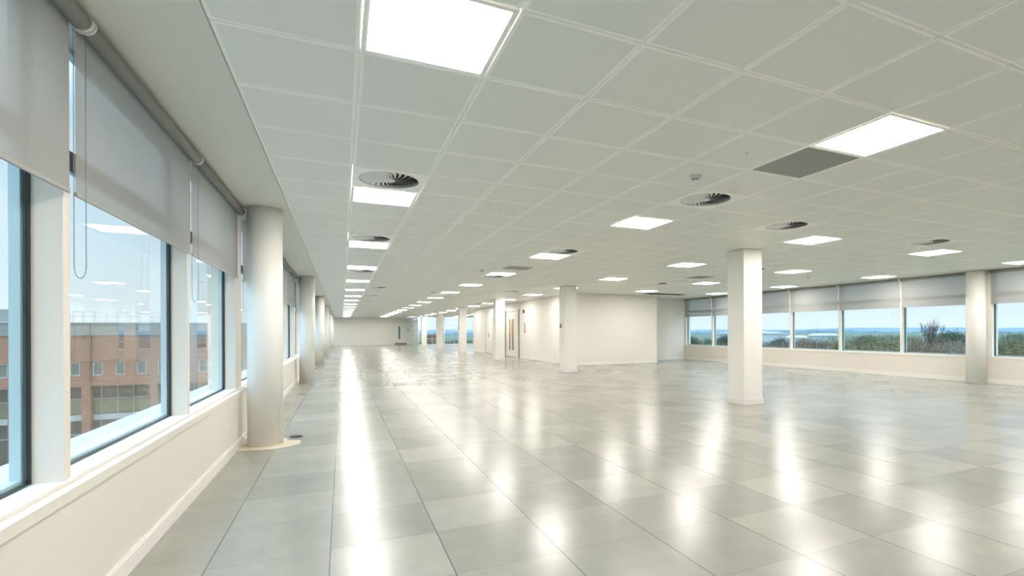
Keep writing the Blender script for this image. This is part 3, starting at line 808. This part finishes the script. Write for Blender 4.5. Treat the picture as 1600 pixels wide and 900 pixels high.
# tall bare tree
def bare_tree(px, d, top, lab):
    rnd = random.Random(4); hd = px2hd(px); x, y = d * math.sin(hd), d * math.cos(hd)
    root = empty('bare_tree', (x, y, -10)); h = top + 10
    b = bmesh.new()
    def grow(p, dr, L, r, dep):
        q = p + dr * L; cyl(b, p, q, r, 6, r2=r * .6, cap=False)
        if dep == 0: return
        for _ in range(3 if dep > 1 else 4):
            nd = (dr + Vector((rnd.gauss(0, .36), rnd.gauss(0, .36), rnd.gauss(.30, .15)))).normalized(); grow(p + dr * L * rnd.uniform(.6, 1), nd, L * rnd.uniform(.62, .8), r * .58, dep - 1)
    grow(Vector((0, 0, 0)), Vector((0, 0, 1)), h * .46, .34, 6)
    zmax = max(v.co.z for v in b.verts)
    for v in b.verts: v.co.z *= h / zmax
    rm = max(math.hypot(v.co.x, v.co.y) for v in b.verts)
    for v in b.verts: v.co.x *= 2.7 / rm; v.co.y *= 2.7 / rm
    link('branches', b, BARK, root)
    tag(root, lab, 'tree')
bare_tree(1459, 95, zat(1459, 495, 95), 'tall bare tree standing above the woods outside the right windows')
# trees seen through the far glazing
for k in range(16):
    px = 660 + 5.6 * k; d = rt.uniform(120, 150); put_tree(rt.choice((2, 0, 2)), px2hd(px), d, zat(px, 531 + rt.uniform(-1, 2), d), 1.1)

# distant sheds
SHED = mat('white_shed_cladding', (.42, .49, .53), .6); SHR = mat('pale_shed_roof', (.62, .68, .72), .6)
def shed(px0, px1, ptop, pbot, d, lab, curved=False, M=SHED, R_=SHR):
    h0, h1 = px2hd(px0), px2hd(px1)
    a = Vector((d * math.sin(h0), d * math.cos(h0))); c = Vector((d * math.sin(h1), d * math.cos(h1)))
    L = (c - a).length; ang = math.atan2(c.y - a.y, c.x - a.x); z1 = zat((px0 + px1) / 2, ptop, d); z0 = zat((px0 + px1) / 2, pbot, d)
    root = empty('warehouse', (a.x, a.y, -12), ang)
    b = bmesh.new(); box(b, 0, 0, 0, L, 45, z1 + 12 - (z1 - z0) * .35); link('wall', b, M, root)
    b = bmesh.new(); n = 16; zt = z1 + 12; zl = z1 + 12 - (z1 - z0) * .35
    A = []; B = []
    for k in range(n + 1):
        t = k / n; z = zl + (zt - zl) * (math.sin(math.pi * t) ** .8 if curved else (1 - abs(2 * t - 1)) ** .3 if 0 < t < 1 else 0)
        A.append(b.verts.new((L * t, -.5, z))); B.append(b.verts.new((L * t, 45, z)))
    for k in range(n): b.faces.new((A[k], A[k+1], B[k+1], B[k]))
    b.faces.new(A + [b.verts.new((L, -.5, zl - .3)), b.verts.new((0, -.5, zl - .3))])
    link('roof', b, R_, root)
    tag(root, lab, 'building')
shed(1116, 1231, 517, 528, 330, 'large white warehouse with a curved roof left of the right-hand view', True)
shed(1262, 1312, 522, 527, 260, 'long low white shed in the trees outside the right windows')
shed(1228, 1262, 526, 529, 240, 'small pale shed beside the big white warehouse')
shed(1438, 1488, 519, 525, 230, 'pale shed behind the tall bare tree')
shed(664, 694, 522, 529, 170, 'low red brick building seen through the far glazing', False, BRICK, mat('dark_roof', (.16, .12, .12), .8))
